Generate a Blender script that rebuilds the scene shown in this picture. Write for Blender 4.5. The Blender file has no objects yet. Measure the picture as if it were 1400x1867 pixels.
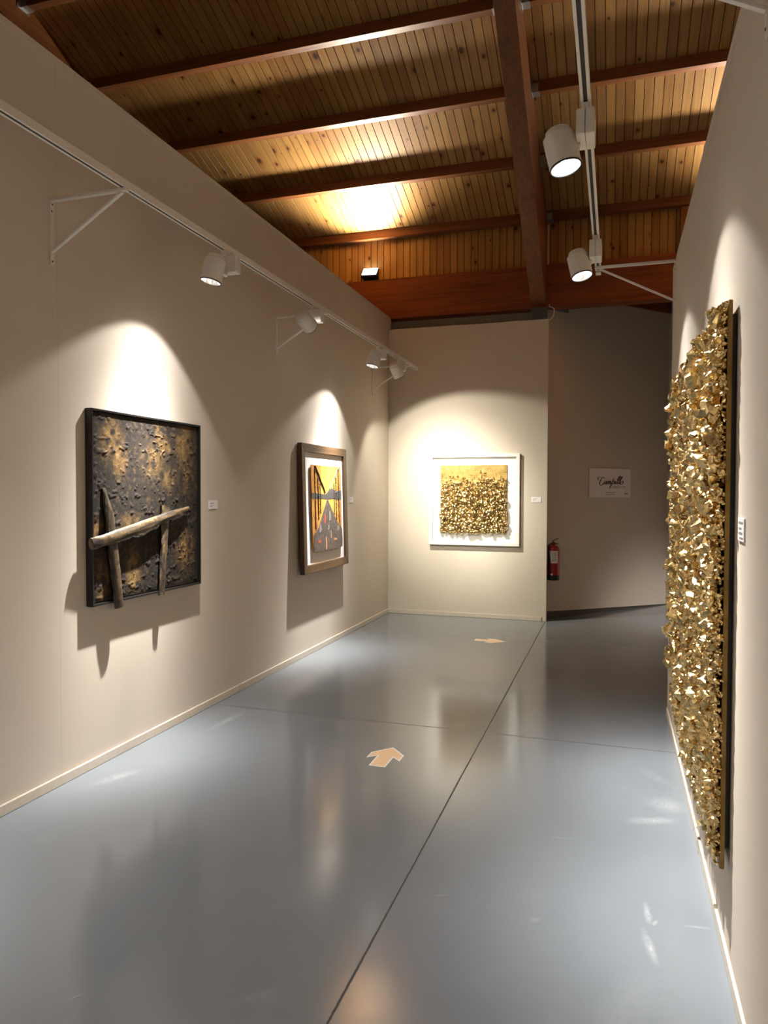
import bpy, bmesh, math, random
import numpy as np
from mathutils import Vector, Matrix, Quaternion

random.seed(7)
rng = np.random.default_rng(11)
SC = bpy.context.scene
COL = SC.collection
PI = math.pi

# ---------------------------------------------------------------- numpy noise
def _hash(ix, iy, seed):
    h = (ix * 374761393 + iy * 668265263 + seed * 1442695041) & 0xFFFFFFFF
    h = ((h ^ (h >> 13)) * 1274126177) & 0xFFFFFFFF
    h = h ^ (h >> 16)
    return (h & 0xFFFF) / 65535.0
def vnoise(x, y, seed=0):
    ix = np.floor(x).astype(np.int64); iy = np.floor(y).astype(np.int64)
    fx = x - ix; fy = y - iy
    fx = fx * fx * (3 - 2 * fx); fy = fy * fy * (3 - 2 * fy)
    a = _hash(ix, iy, seed); b = _hash(ix + 1, iy, seed); c = _hash(ix, iy + 1, seed); d = _hash(ix + 1, iy + 1, seed)
    return (a * (1 - fx) + b * fx) * (1 - fy) + (c * (1 - fx) + d * fx) * fy
def fbm(x, y, seed=0, octv=4):
    s = 0; a = 0.5; t = 0
    for o in range(octv):
        s = s + a * vnoise(x * 2 ** o + 17.3 * o, y * 2 ** o - 9.1 * o, seed + o); t += a; a *= 0.5
    return s / t
def sstep(a, b, x):
    t = np.clip((x - a) / (b - a), 0, 1); return t * t * (3 - 2 * t)

# ---------------------------------------------------------------- materials
class NT:
    def __init__(self, name):
        self.m = bpy.data.materials.new(name); self.m.use_nodes = True
        self.t = self.m.node_tree; self.t.nodes.clear()
        self.out = self.n('ShaderNodeOutputMaterial')
        self.p = self.n('ShaderNodeBsdfPrincipled')
        self.l(self.p.outputs[0], self.out.inputs[0])
    def n(self, typ, **k):
        nd = self.t.nodes.new(typ)
        for a, v in k.items(): setattr(nd, a, v)
        return nd
    def l(self, a, b): self.t.links.new(a, b)
    def set(self, sock, v):
        if hasattr(v, 'is_linked') or isinstance(v, bpy.types.NodeSocket): self.l(v, sock)
        else: sock.default_value = v
    def P(self, **k):
        for a, v in k.items(): self.set(self.p.inputs[a.replace('_', ' ')], v)
    def obj(self): return self.n('ShaderNodeTexCoord').outputs['Object']
    def math(self, op, a, b=0.0, c=0.0, clamp=False):
        nd = self.n('ShaderNodeMath', operation=op, use_clamp=clamp)
        for i, v in enumerate((a, b, c)): self.set(nd.inputs[i], v)
        return nd.outputs[0]
    def sep(self, v):
        nd = self.n('ShaderNodeSeparateXYZ'); self.l(v, nd.inputs[0]); return nd.outputs
    def comb(self, x, y, z):
        nd = self.n('ShaderNodeCombineXYZ')
        for i, v in enumerate((x, y, z)): self.set(nd.inputs[i], v)
        return nd.outputs[0]
    def noise(self, vec, scale, detail=4, rough=0.55, dist=0.0):
        nd = self.n('ShaderNodeTexNoise'); self.l(vec, nd.inputs['Vector'])
        nd.inputs['Scale'].default_value = scale; nd.inputs['Detail'].default_value = detail
        nd.inputs['Roughness'].default_value = rough; nd.inputs['Distortion'].default_value = dist
        return nd.outputs['Fac']
    def ramp(self, f, stops):
        nd = self.n('ShaderNodeValToRGB'); self.l(f, nd.inputs[0])
        e = nd.color_ramp.elements
        while len(e) < len(stops): e.new(0.5)
        for i, (p, c) in enumerate(stops):
            e[i].position = p; e[i].color = (*c, 1) if len(c) == 3 else c
        return nd.outputs[0]
    def mix(self, f, a, b, mode='MIX'):
        nd = self.n('ShaderNodeMix', data_type='RGBA', blend_type=mode)
        self.set(nd.inputs[0], f)
        for s, v in ((nd.inputs[6], a), (nd.inputs[7], b)):
            self.set(s, (*v, 1) if isinstance(v, tuple) and len(v) == 3 else v)
        return nd.outputs[2]
    def maprange(self, v, a, b, c=0.0, d=1.0):
        nd = self.n('ShaderNodeMapRange'); nd.clamp = True
        for i, x in enumerate((v, a, b, c, d)): self.set(nd.inputs[i], x)
        return nd.outputs[0]
    def bump(self, h, strength=0.2, dist=0.01):
        nd = self.n('ShaderNodeBump'); self.l(h, nd.inputs['Height'])
        nd.inputs['Strength'].default_value = strength; nd.inputs['Distance'].default_value = dist
        self.l(nd.outputs[0], self.p.inputs['Normal'])

def plain(name, col, rough=0.5, metal=0.0, spec=0.5, nscale=60.0, var=0.06, bump=0.05):
    t = NT(name); o = t.obj()
    f = t.noise(o, nscale, 4)
    lo = tuple(c * (1 - var) for c in col); hi = tuple(min(1, c * (1 + var)) for c in col)
    t.P(Base_Color=t.ramp(f, [(0.3, lo), (0.7, hi)]), Roughness=rough, Metallic=metal, Specular_IOR_Level=spec)
    if bump: t.bump(f, bump, 0.002)
    return t.m
def emit(name, col, s):
    t = NT(name); t.P(Base_Color=(*col, 1), Emission_Color=(*col, 1), Emission_Strength=s, Roughness=0.4)
    return t.m

def wall_paint(name, col, seams=()):
    t = NT(name); o = t.obj()
    big = t.noise(o, 0.9, 3); fine = t.noise(o, 140.0, 3)
    c = t.ramp(big, [(0.3, tuple(x * 0.965 for x in col)), (0.7, tuple(x * 1.02 for x in col))])
    if seams:
        xyz = t.sep(o); m = None
        for y in seams:
            k = t.maprange(t.math('ABSOLUTE', t.math('SUBTRACT', xyz[1], y)), 0.0012, 0.0022, 1.0, 0.0)
            m = k if m is None else t.math('MAXIMUM', m, k)
        c = t.mix(t.math('MULTIPLY', m, 0.35), c, tuple(x * 0.5 for x in col))
    t.P(Base_Color=c, Roughness=0.75, Specular_IOR_Level=0.25)
    t.bump(fine, 0.06, 0.002)
    return t.m

def plank_wood(name, along, off=0.0):
    """varnished knotty pine boards, 86 mm wide across X, running along Y or Z"""
    t = NT(name); o = t.obj(); x, y, z = t.sep(o)
    v = y if along == 'Y' else z
    idx = t.math('FLOOR', t.math('DIVIDE', t.math('ADD', x, 50.0 + off), 0.086))
    wn = t.n('ShaderNodeTexWhiteNoise', noise_dimensions='1D'); t.l(idx, wn.inputs['W'])
    r = wn.outputs['Value']
    wn2 = t.n('ShaderNodeTexWhiteNoise', noise_dimensions='1D'); t.l(t.math('ADD', idx, 311.7), wn2.inputs['W'])
    r2 = wn2.outputs['Value']
    vo = t.math('ADD', v, t.math('MULTIPLY', r, 37.0))
    g = t.noise(t.comb(t.math('MULTIPLY', x, 55.0), t.math('MULTIPLY', vo, 1.6), t.math('MULTIPLY', r2, 20.0)), 1.0, 5, 0.6, 0.6)
    g2 = t.noise(t.comb(t.math('MULTIPLY', x, 14.0), t.math('MULTIPLY', vo, 0.7), r), 1.0, 3, 0.5, 1.2)
    base = t.ramp(t.math('ADD', t.math('MULTIPLY', g, 0.6), t.math('MULTIPLY', g2, 0.4)),
                  [(0.30, (0.265, 0.130, 0.036)), (0.46, (0.355, 0.190, 0.058)), (0.60, (0.405, 0.228, 0.074)), (0.75, (0.44, 0.255, 0.088))])
    tone = t.ramp(r2, [(0.0, (0.70, 0.60, 0.52)), (0.10, (0.88, 0.82, 0.78)), (0.4, (1, 1, 1)), (1.0, (1.12, 1.12, 1.08))])
    c = t.mix(1.0, base, tone, 'MULTIPLY')
    # knots
    kv = t.comb(t.math('MULTIPLY', x, 4.4), t.math('MULTIPLY', vo, 3.2), 0.0)
    vor = t.n('ShaderNodeTexVoronoi', feature='F1', voronoi_dimensions='2D'); t.l(kv, vor.inputs['Vector']); vor.inputs['Scale'].default_value = 1.0
    cr = t.sep(vor.outputs['Color'])
    rad = t.math('ADD', t.math('MULTIPLY', t.math('POWER', cr[0], 2.6), 0.13), 0.008)
    wob = t.math('MULTIPLY', t.math('SUBTRACT', t.noise(o, 40.0, 2), 0.5), 0.07)
    d = t.math('DIVIDE', t.math('ADD', vor.outputs['Distance'], wob), rad)
    core = t.maprange(d, 0.55, 1.0, 1.0, 0.0)
    halo = t.maprange(d, 0.9, 2.6, 0.75, 0.0)
    c = t.mix(halo, c, (0.235, 0.085, 0.016))
    c = t.mix(t.math('MULTIPLY', core, 0.95), c, (0.045, 0.014, 0.004))
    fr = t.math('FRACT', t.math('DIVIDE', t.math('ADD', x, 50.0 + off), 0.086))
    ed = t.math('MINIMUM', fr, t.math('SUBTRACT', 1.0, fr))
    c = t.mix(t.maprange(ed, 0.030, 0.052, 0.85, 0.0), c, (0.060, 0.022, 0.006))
    t.P(Base_Color=c, Roughness=0.42, Specular_IOR_Level=0.35)
    t.bump(g, 0.08, 0.003)
    return t.m

def beam_wood(name, along, col=(0.190, 0.067, 0.021), dark=(0.090, 0.029, 0.009)):
    t = NT(name); o = t.obj()
    s = {'X': (1.2, 26.0, 26.0), 'Y': (26.0, 1.2, 26.0), 'Z': (26.0, 26.0, 1.2)}[along]
    mp = t.n('ShaderNodeMapping'); mp.inputs['Scale'].default_value = s; t.l(o, mp.inputs[0])
    g = t.noise(mp.outputs[0], 1.0, 6, 0.62, 0.8)
    mp2 = t.n('ShaderNodeMapping'); mp2.inputs['Scale'].default_value = tuple(k * 0.22 for k in s); t.l(o, mp2.inputs[0])
    g2 = t.noise(mp2.outputs[0], 1.0, 3)
    c = t.ramp(t.math('ADD', t.math('MULTIPLY', g, 0.65), t.math('MULTIPLY', g2, 0.35)),
               [(0.30, dark), (0.5, col), (0.72, tuple(k * 1.35 for k in col))])
    kn = t.noise(o, 9.0, 2, 0.5, 0.4)
    c = t.mix(t.maprange(kn, 0.71, 0.77, 0.0, 0.5), c, tuple(k * 0.35 for k in dark))
    t.P(Base_Color=c, Roughness=0.46, Specular_IOR_Level=0.35)
    t.bump(g, 0.12, 0.004)
    return t.m

def floor_paint():
    t = NT('grey_floor_paint'); o = t.obj(); x, y, z = t.sep(o)
    cloud = t.noise(o, 0.55, 3); mid = t.noise(o, 4.5, 4); fine = t.noise(o, 90.0, 3)
    c = t.ramp(cloud, [(0.3, (0.143, 0.161, 0.184)), (0.7, (0.156, 0.175, 0.199))])
    c = t.mix(t.maprange(mid, 0.60, 0.85, 0.0, 0.22), c, (0.235, 0.25, 0.26))
    # scuffs: (x, y, half length, half width, angle, strength)
    scuffs = [(-2.41, 4.20, .30, .045, 1.50, .42), (-2.48, 3.16, .19, .06, 1.15, .40), (0.18, 3.50, .14, .05, 0.35, .55), (0.25, 3.70, .13, .11, 2.4, .40),
              (0.128, 2.71, .09, .017, 1.65, .75), (0.150, 2.66, .03, .012, 1.2, .65), (0.128, 2.51, .12, .02, 1.75, .70), (0.29, 2.68, .06, .010, 0.1, .45),
              (-1.51, 1.735, .06, .003, 0.95, .6), (0.22, 4.05, .17, .06, 2.2, .20), (-0.60, 2.6, .05, .010, 0.4, .25), (-1.0, 1.9, .10, .03, 0.7, .14),
              (-0.20, 3.2, .10, .012, 0.1, .18), (-0.25, 2.55, .03, .02, 0.8, .30), (0.05, 2.2, .30, .10, 1.2, .12)]
    sn = t.noise(o, 22.0, 5, 0.7, 1.0); total = None
    for sx, sy, hl, hw, an, st in scuffs:
        dx = t.math('SUBTRACT', x, sx); dy = t.math('SUBTRACT', y, sy)
        u = t.math('ADD', t.math('MULTIPLY', dx, math.cos(an) / hl), t.math('MULTIPLY', dy, math.sin(an) / hl))
        v = t.math('ADD', t.math('MULTIPLY', dx, -math.sin(an) / hw), t.math('MULTIPLY', dy, math.cos(an) / hw))
        rr = t.math('SQRT', t.math('ADD', t.math('MULTIPLY', u, u), t.math('MULTIPLY', v, v)))
        k = t.math('MULTIPLY', t.maprange(t.math('ADD', rr, t.math('MULTIPLY', t.math('SUBTRACT', sn, 0.45), 2.2)), 0.35, 1.0, 1.0, 0.0), st)
        total = k if total is None else t.math('MAXIMUM', total, k)
    total = t.math('MULTIPLY', total, t.maprange(sn, 0.36, 0.60, 0.15, 1.0))
    c = t.mix(total, c, (0.34, 0.36, 0.375))
    # saw-cut joints in the slab
    jn = t.math('MULTIPLY', t.math('SUBTRACT', t.noise(o, 38.0, 3), 0.5), 0.006)
    jn2 = t.math('MULTIPLY', t.math('SUBTRACT', t.noise(o, 1.5, 2), 0.5), 0.006)
    jx = t.math('ABSOLUTE', t.math('ADD', t.math('SUBTRACT', x, -0.757), t.math('ADD', jn, jn2)))
    j1 = t.maprange(jx, 0.0028, 0.0050, 1.0, 0.0)
    jy = t.math('ABSOLUTE', t.math('ADD', t.math('SUBTRACT', t.math('ADD', y, t.math('MULTIPLY', x, 0.004)), 4.470), jn2))
    j2 = t.math('MULTIPLY', t.maprange(jy, 0.0026, 0.0050, 1.0, 0.0), 0.85)
    j = t.math('MAXIMUM', j1, j2)
    c = t.mix(t.math('MULTIPLY', j, 0.93), c, (0.018, 0.018, 0.018))
    rough = t.math('ADD', t.maprange(mid, 0.3, 0.8, 0.12, 0.18), t.math('MULTIPLY', t.math('MAXIMUM', j, t.math('MULTIPLY', total, 0.5)), 0.5))
    t.P(Base_Color=c, Roughness=rough, Specular_IOR_Level=0.5)
    hgt = t.math('SUBTRACT', t.math('ADD', t.math('MULTIPLY', fine, 0.05), t.math('MULTIPLY', t.noise(o, 7.0, 2), 0.22)), t.math('MULTIPLY', j, 0.8))
    t.bump(hgt, 0.10, 0.004)
    return t.m

def gold_metal(name, col=(0.82, 0.63, 0.31), rough=0.22, bscale=70.0, bstr=0.35):
    t = NT(name); o = t.obj()
    n1 = t.noise(o, 16.0, 3); n2 = t.noise(o, bscale, 4, 0.6, 0.5)
    c = t.ramp(n1, [(0.3, tuple(k * 0.72 for k in col)), (0.55, col), (0.75, (min(1, col[0] * 1.12), min(1, col[1] * 1.18), col[2] * 1.45))])
    t.P(Base_Color=c, Metallic=1.0, Roughness=t.maprange(n2, 0.3, 0.7, rough * 0.8, rough * 1.5))
    t.bump(n2, bstr, 0.006)
    return t.m

WALLC = (0.580, 0.518, 0.448)
M = dict(
    wall=wall_paint('warm_white_wall_paint', WALLC),
    wall_l=wall_paint('warm_white_wall_paint_panels', WALLC, (3.0, 8.02)),
    skirt=plain('skirting_paint', (0.575, 0.520, 0.440), 0.5, bump=0.02),
    strip_dark=plain('dark_tapered_strip', (0.06, 0.048, 0.04), 0.6),
    floor=floor_paint(),
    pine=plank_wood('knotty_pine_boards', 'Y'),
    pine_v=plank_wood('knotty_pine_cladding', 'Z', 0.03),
    beam_x=beam_wood('red_stained_timber', 'X'), beam_y=beam_wood('red_stained_glulam', 'Y'),
    girder=beam_wood('red_stained_girder', 'X', (0.215, 0.054, 0.014), (0.095, 0.022, 0.007)),
    beam_z=beam_wood('red_stained_post', 'Z'),
    steel=plain('galvanised_steel', (0.42, 0.43, 0.43), 0.45, 0.8, var=0.2),
    white=plain('white_powder_coat', (0.70, 0.67, 0.63), 0.45, var=0.03, bump=0.02),
    slot=plain('dark_track_slot', (0.022, 0.022, 0.024), 0.6),
    rim=plain('black_rim', (0.02, 0.02, 0.02), 0.4),
    screw=plain('dark_screw', (0.10, 0.08, 0.06), 0.4, 0.7),
    reflector=plain('bright_reflector', (0.92, 0.92, 0.92), 0.18, 0.9, var=0.02, bump=0),
    led=emit('lamp_glow', (1.0, 0.97, 0.93), 36.0),
    flood_led=emit('floodlight_glow', (0.93, 0.97, 1.0), 14.0),
    black=plain('black_frame_paint', (0.013, 0.012, 0.012), 0.35),
    blackplastic=plain('black_plastic', (0.015, 0.015, 0.017), 0.4),
    walnut=beam_wood('walnut_frame_y', 'Y', (0.095, 0.049, 0.020), (0.036, 0.019, 0.009)),
    walnut_v=beam_wood('walnut_frame_z', 'Z', (0.080, 0.045, 0.022), (0.032, 0.018, 0.010)),
    mat=plain('white_mount_board', (0.80, 0.79, 0.78), 0.8, var=0.015, nscale=200),
    wframe=plain('white_frame_lacquer', (0.78, 0.76, 0.72), 0.4, var=0.02),
    gold=gold_metal('crumpled_gold', (0.74, 0.555, 0.255), rough=0.16),
    gold_board=gold_metal('gold_board_edge', (0.34, 0.215, 0.07), 0.45, 120.0, 0.3),
    nugget=gold_metal('gold_nuggets', (0.76, 0.585, 0.285), 0.20, 90.0, 0.12),
    gold_sand=gold_metal('gold_sand', (0.50, 0.345, 0.13), 0.45, 260.0, 0.9),
    card=plain('white_card', (0.80, 0.79, 0.80), 0.6, var=0.02),
    ink=plain('black_ink', (0.03, 0.028, 0.028), 0.6), ink_soft=plain('grey_ink', (0.25, 0.24, 0.24), 0.6),
    red_ink=plain('red_ink', (0.40, 0.03, 0.04), 0.6), grey_ink=plain('mid_grey_ink', (0.22, 0.21, 0.21), 0.6),
    board=plain('sign_board', (0.80, 0.76, 0.76), 0.5, var=0.02),
    red=plain('extinguisher_red', (0.34, 0.012, 0.014), 0.28, var=0.04),
    sticker_edge=plain('white_vinyl', (0.88, 0.88, 0.88), 0.4, var=0.02), sticker=plain('tan_vinyl', (0.82, 0.56, 0.33), 0.45, var=0.03),
    asphalt=plain('dark_painted_boards', (0.055, 0.042, 0.036), 0.55, nscale=30, var=0.6, bump=0.3),
    hill=plain('dark_hills', (0.035, 0.032, 0.033), 0.6, nscale=40, var=0.4),
    cable=plain('black_painted_cable', (0.02, 0.016, 0.014), 0.5),
    rust=plain('red_paint_dab', (0.32, 0.05, 0.03), 0.5), tan=plain('tan_paint_dab', (0.30, 0.15, 0.07), 0.5), greypaint=plain('grey_paint_dab', (0.14, 0.13, 0.12), 0.5),
)
def painted_gold():
    t = NT('painted_gold_sky'); o = t.obj(); x, y, z = t.sep(o)
    n = t.noise(o, 7.0, 5, 0.65); n2 = t.noise(t.comb(x, t.math('MULTIPLY', y, 30.0), t.math('MULTIPLY', z, 3.0)), 1.0, 4)
    f = t.math('ADD', t.math('MULTIPLY', n, 0.6), t.math('MULTIPLY', n2, 0.4))
    c = t.ramp(f, [(0.34, (0.20, 0.070, 0.014)), (0.5, (0.42, 0.18, 0.032)), (0.66, (0.62, 0.34, 0.075))])
    # yellower in the middle of the picture
    d = t.math('ADD', t.math('POWER', t.math('MULTIPLY', t.math('SUBTRACT', y, 0.05), 3.4), 2.0), t.math('POWER', t.math('MULTIPLY', t.math('SUBTRACT', z, 0.72), 2.3), 2.0))
    c = t.mix(t.maprange(d, 0.0, 0.9, 0.55, 0.0), c, (0.66, 0.40, 0.08))
    t.P(Base_Color=c, Roughness=0.42, Metallic=0.25); t.bump(n, 0.3, 0.005)
    return t.m
M['gold_sky'] = painted_gold()
def impasto():
    t = NT('black_and_gold_impasto')
    a = t.n('ShaderNodeAttribute', attribute_name='gold'); f = a.outputs['Fac']; o = t.obj()
    n = t.noise(o, 30.0, 5, 0.7)
    dark = t.ramp(n, [(0.3, (0.008, 0.007, 0.0065)), (0.65, (0.022, 0.017, 0.014))])
    gold = t.ramp(n, [(0.3, (0.075, 0.042, 0.015)), (0.7, (0.30, 0.185, 0.070))])
    t.P(Base_Color=t.mix(f, dark, gold), Roughness=0.68, Specular_IOR_Level=0.25, Metallic=t.math('MULTIPLY', f, 0.2)); t.bump(t.noise(o, 120.0, 4, 0.7), 0.5, 0.004)
    return t.m
def bark():
    t = NT('gilded_driftwood')
    a = t.n('ShaderNodeAttribute', attribute_name='gold'); f = a.outputs['Fac']; o = t.obj()
    n = t.noise(o, 45.0, 5, 0.7, 0.5)
    dark = t.ramp(n, [(0.35, (0.010, 0.008, 0.007)), (0.7, (0.042, 0.030, 0.021))])
    gold = t.ramp(n, [(0.3, (0.060, 0.037, 0.015)), (0.65, (0.27, 0.175, 0.075))])
    t.P(Base_Color=t.mix(f, dark, gold), Roughness=0.5); t.bump(n, 0.5, 0.006)
    return t.m
M['impasto'] = impasto(); M['bark'] = bark()

# ---------------------------------------------------------------- mesh building
class MB:
    def __init__(self): self.v = []; self.f = []; self.sm = []
    def add(self, verts, faces, smooth=False):
        b = len(self.v); self.v += [tuple(map(float, p)) for p in verts]
        self.f += [tuple(b + i for i in f) for f in faces]; self.sm += [smooth] * len(faces); return self
    def box(self, x0, x1, y0, y1, z0, z1, M4=None):
        p = [(x, y, z) for z in (z0, z1) for y in (y0, y1) for x in (x0, x1)]
        if M4 is not None: p = [M4 @ Vector(q) for q in p]
        return self.add(p, [(0, 2, 3, 1), (4, 5, 7, 6), (0, 1, 5, 4), (2, 6, 7, 3), (0, 4, 6, 2), (1, 3, 7, 5)])
    def bar(self, a, b, w, h, up=(0, 0, 1)):
        a = Vector(a); b = Vector(b); d = (b - a).normalized(); s = d.cross(Vector(up)).normalized(); u = s.cross(d)
        p = [q + s * (i * w / 2) + u * (j * h / 2) for q in (a, b) for j in (-1, 1) for i in (-1, 1)]
        return self.add(p, [(0, 2, 3, 1), (4, 5, 7, 6), (0, 1, 5, 4), (2, 6, 7, 3), (0, 4, 6, 2), (1, 3, 7, 5)])
    def prism(self, poly, o, ux, uy, n, t):
        """polygon in the plane (o, ux, uy), extruded along n by t"""
        o = Vector(o); ux = Vector(ux); uy = Vector(uy); n = Vector(n); k = len(poly)
        a = [o + ux * p[0] + uy * p[1] for p in poly]; b = [q + n * t for q in a]
        area = sum(poly[i][0] * poly[(i + 1) % k][1] - poly[(i + 1) % k][0] * poly[i][1] for i in range(k))
        if (area > 0) == (ux.cross(uy).dot(n) * (1 if t > 0 else -1) > 0):
            fs = [tuple(range(k))[::-1], tuple(range(k, 2 * k))] + [(i, (i + 1) % k, k + (i + 1) % k, k + i) for i in range(k)]
        else:
            fs = [tuple(range(k)), tuple(range(k, 2 * k))[::-1]] + [((i + 1) % k, i, k + i, k + (i + 1) % k) for i in range(k)]
        return self.add(a + b, fs)
    def tube(self, path, r, n=10, caps=True, smooth=True):
        path = [Vector(p) for p in path]; rs = r if hasattr(r, '__len__') else [r] * len(path)
        vs = []; prev = None
        for i, p in enumerate(path):
            d = (path[min(i + 1, len(path) - 1)] - path[max(i - 1, 0)]).normalized()
            if prev is None:
                prev = d.cross(Vector((0, 0, 1)) if abs(d.z) < 0.9 else Vector((1, 0, 0))).normalized()
            s = (prev - d * prev.dot(d)).normalized(); prev = s; u = d.cross(s)
            vs += [p + (s * math.cos(2 * PI * k / n) + u * math.sin(2 * PI * k / n)) * rs[i] for k in range(n)]
        fs = [(i * n + k, i * n + (k + 1) % n, (i + 1) * n + (k + 1) % n, (i + 1) * n + k) for i in range(len(path) - 1) for k in range(n)]
        self.add(vs, fs, smooth)
        if caps:
            b = len(self.v) - len(vs)
            self.f += [tuple(b + k for k in range(n))[::-1], tuple(b + (len(path) - 1) * n + k for k in range(n))]; self.sm += [False, False]
        return self
    def lathe(self, prof, o=(0, 0, 0), axis=(0, 0, 1), n=40, smooth=True, a0=0.0, a1=2 * PI):
        o = Vector(o); ax = Vector(axis).normalized()
        s = ax.cross(Vector((0, 1, 0)) if abs(ax.y) < 0.9 else Vector((1, 0, 0))).normalized(); u = ax.cross(s)
        full = abs(a1 - a0 - 2 * PI) < 1e-6; m = n if full else n + 1; vs = []
        for r, h in prof:
            for k in range(m):
                a = a0 + (a1 - a0) * k / n
                vs.append(o + ax * h + (s * math.cos(a) + u * math.sin(a)) * max(r, 1e-5))
        fs = []
        for i in range(len(prof) - 1):
            for k in range(n):
                k2 = (k + 1) % m
                fs.append((i * m + k, i * m + k2, (i + 1) * m + k2, (i + 1) * m + k))
        return self.add(vs, fs, smooth)
    def build(self, name, mat, parent=None, loc=None, bevel=0.0, attr=None, fixn=True):
        o_loc = Vector(loc) if loc is not None else Vector((0, 0, 0))
        if parent is not None:
            o_loc = Vector(parent['_w']); my = Vector((0, 0, 0))
        me = bpy.data.meshes.new(name)
        me.from_pydata([tuple(Vector(p) - o_loc) for p in self.v], [], self.f)
        me.polygons.foreach_set('use_smooth', self.sm)
        if fixn or bevel:
            bm = bmesh.new(); bm.from_mesh(me)
            bmesh.ops.recalc_face_normals(bm, faces=bm.faces)
            if bevel:
                bmesh.ops.bevel(bm, geom=[e for e in bm.edges if len(e.link_faces) == 2 and e.calc_face_angle(0) > 0.5], offset=bevel, segments=2, affect='EDGES', clamp_overlap=True)
            bm.to_mesh(me); bm.free()
        me.materials.append(mat)
        if any(self.sm):
            try: me.set_sharp_from_angle(angle=math.radians(42))
            except Exception: pass
        if attr is not None:
            a = me.attributes.new('gold', 'FLOAT', 'POINT'); a.data.foreach_set('value', np.asarray(attr, dtype=np.float32))
        me.update()
        ob = bpy.data.objects.new(name, me); COL.objects.link(ob)
        if parent is not None: ob.parent = parent
        else: ob.location = o_loc
        ob['_w'] = tuple(o_loc)
        return ob

def thing(name, label, cat, loc, group=None):
    o = bpy.data.objects.new(name, None); COL.objects.link(o); o.empty_display_size = 0.1
    o.location = loc; o['_w'] = tuple(loc); o['label'] = label; o['category'] = cat
    if group: o['group'] = group
    return o
def tag(o, label, cat, group=None):
    o['label'] = label; o['category'] = cat
    if group: o['group'] = group
    return o
def struct(o): o['kind'] = 'structure'; return o
def B(*a): return MB().box(*a)

# ---------------------------------------------------------------- dimensions (metres)
XL, XR = -2.687, 0.358            # left and right partition faces
YF = 8.603                        # far partition face
ZL, ZF, ZR = 3.67, 3.515, 3.00    # partition heights
YR = 5.226                        # free end of the right partition
YG = 8.70                         # front of the girder
ROOF0, SL = 7.847, 0.35           # ceiling plane z = ROOF0 - SL*y
YC = 8.80                         # vertical timber cladding above the girder
def zroof(y): return ROOF0 - SL * y if y >= 3 else ROOF0 - SL * 3 - SL * (3 - y)

# ---------------------------------------------------------------- setting
struct(B(-7, 4, -5, 12, -0.15, 0).build('floor', M['floor']))
struct(B(XL - 0.10, XL, -5, 8.70, 0, ZL).build('wall_left', M['wall_l'], bevel=0.002))
struct(B(XL - 0.103, XL + 0.004, -5, 8.65, ZL - 0.032, ZL + 0.004).build('trim_1', M['skirt'], bevel=0.002))
struct(B(XL, -0.752, YF, YF + 0.06, 0, ZF).build('wall_far', M['wall'], bevel=0.002))
struct(B(-0.800, -0.748, YF - 0.003, YF + 0.063, 0.0, ZF + 0.003).build('trim_2', M['skirt'], bevel=0.002))
struct(B(XR, XR + 0.10, -5, YR, 0, ZR).build('wall_right', M['wall'], bevel=0.002))
struct(B(XR - 0.004, XR + 0.104, -5, YR + 0.004, ZR - 0.03, ZR + 0.004).build('trim_3', M['skirt'], bevel=0.002))
struct(B(XR - 0.003, XR + 0.103, YR - 0.035, YR + 0.005, 0, ZR - 0.03).build('trim_4', M['skirt'], bevel=0.002))
# skirting boards: plain face with a thin lighter cap on top
for nm, b1 in (('baseboard_left', (XL, XL + 0.012, -5, 4.825, 0, 0.052)), ('baseboard_left', (XL, XL + 0.0125, 4.829, YF, 0, 0.052)),
               ('baseboard_far', (XL + 0.012, -0.80, YF - 0.012, YF, 0, 0.052)), ('baseboard_right', (XR - 0.009, XR, -5, YR, 0, 0.050))):
    struct(B(*b1).build(nm, M['skirt'], bevel=0.003))
# oblique wall that closes the space behind the far partition, and its return
OA = Vector((-0.762, 8.795, 0)); OD = Vector((0.6546, 0.7560, 0)); ON = Vector((0.7560, -0.6546, 0))
OL = 2.186
def OW(s, z, off=0.0): return OA + OD * s + ON * off + Vector((0, 0, z))
m = MB(); m.prism([(-0.10, 0), (OL, 0), (OL, 3.90), (0.32, 3.90), (0.32, 3.668), (-0.10, 3.668)], OA, OD, (0, 0, 1), -ON, 0.08)
struct(m.build('wall_recess', M['wall']))
m = MB(); m.prism([(0, 0), (3.2, 0), (3.2, 3.90), (0, 3.90)], OW(OL, 0), ON, (0, 0, 1), OD, 0.08)
struct(m.build('wall_recess_return', M['wall']))
m = MB(); m.prism([(-0.07, 0), (OL, 0), (OL, 0.008), (-0.07, 0.088)], OW(0, 0), OD, (0, 0, 1), ON, 0.010)  # dark tapered strip that forms the wedge at the wall foot
struct(m.build('tapered_strip_recess', M['strip_dark']))
# outer shell
struct(B(-7.2, -7, -5.2, 12, 0, 7).build('wall_outer_left', M['wall']))
struct(B(4, 4.2, -5.2, 12, 0, 7).build('wall_outer_right', M['wall']))
struct(B(-7, 4, -5.2, -5, 0, 7).build('wall_rear', M['wall']))
struct(B(-7, -0.95, 8.92, 9.02, 0, 4.5).build('wall_back', M['wall']))
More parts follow.
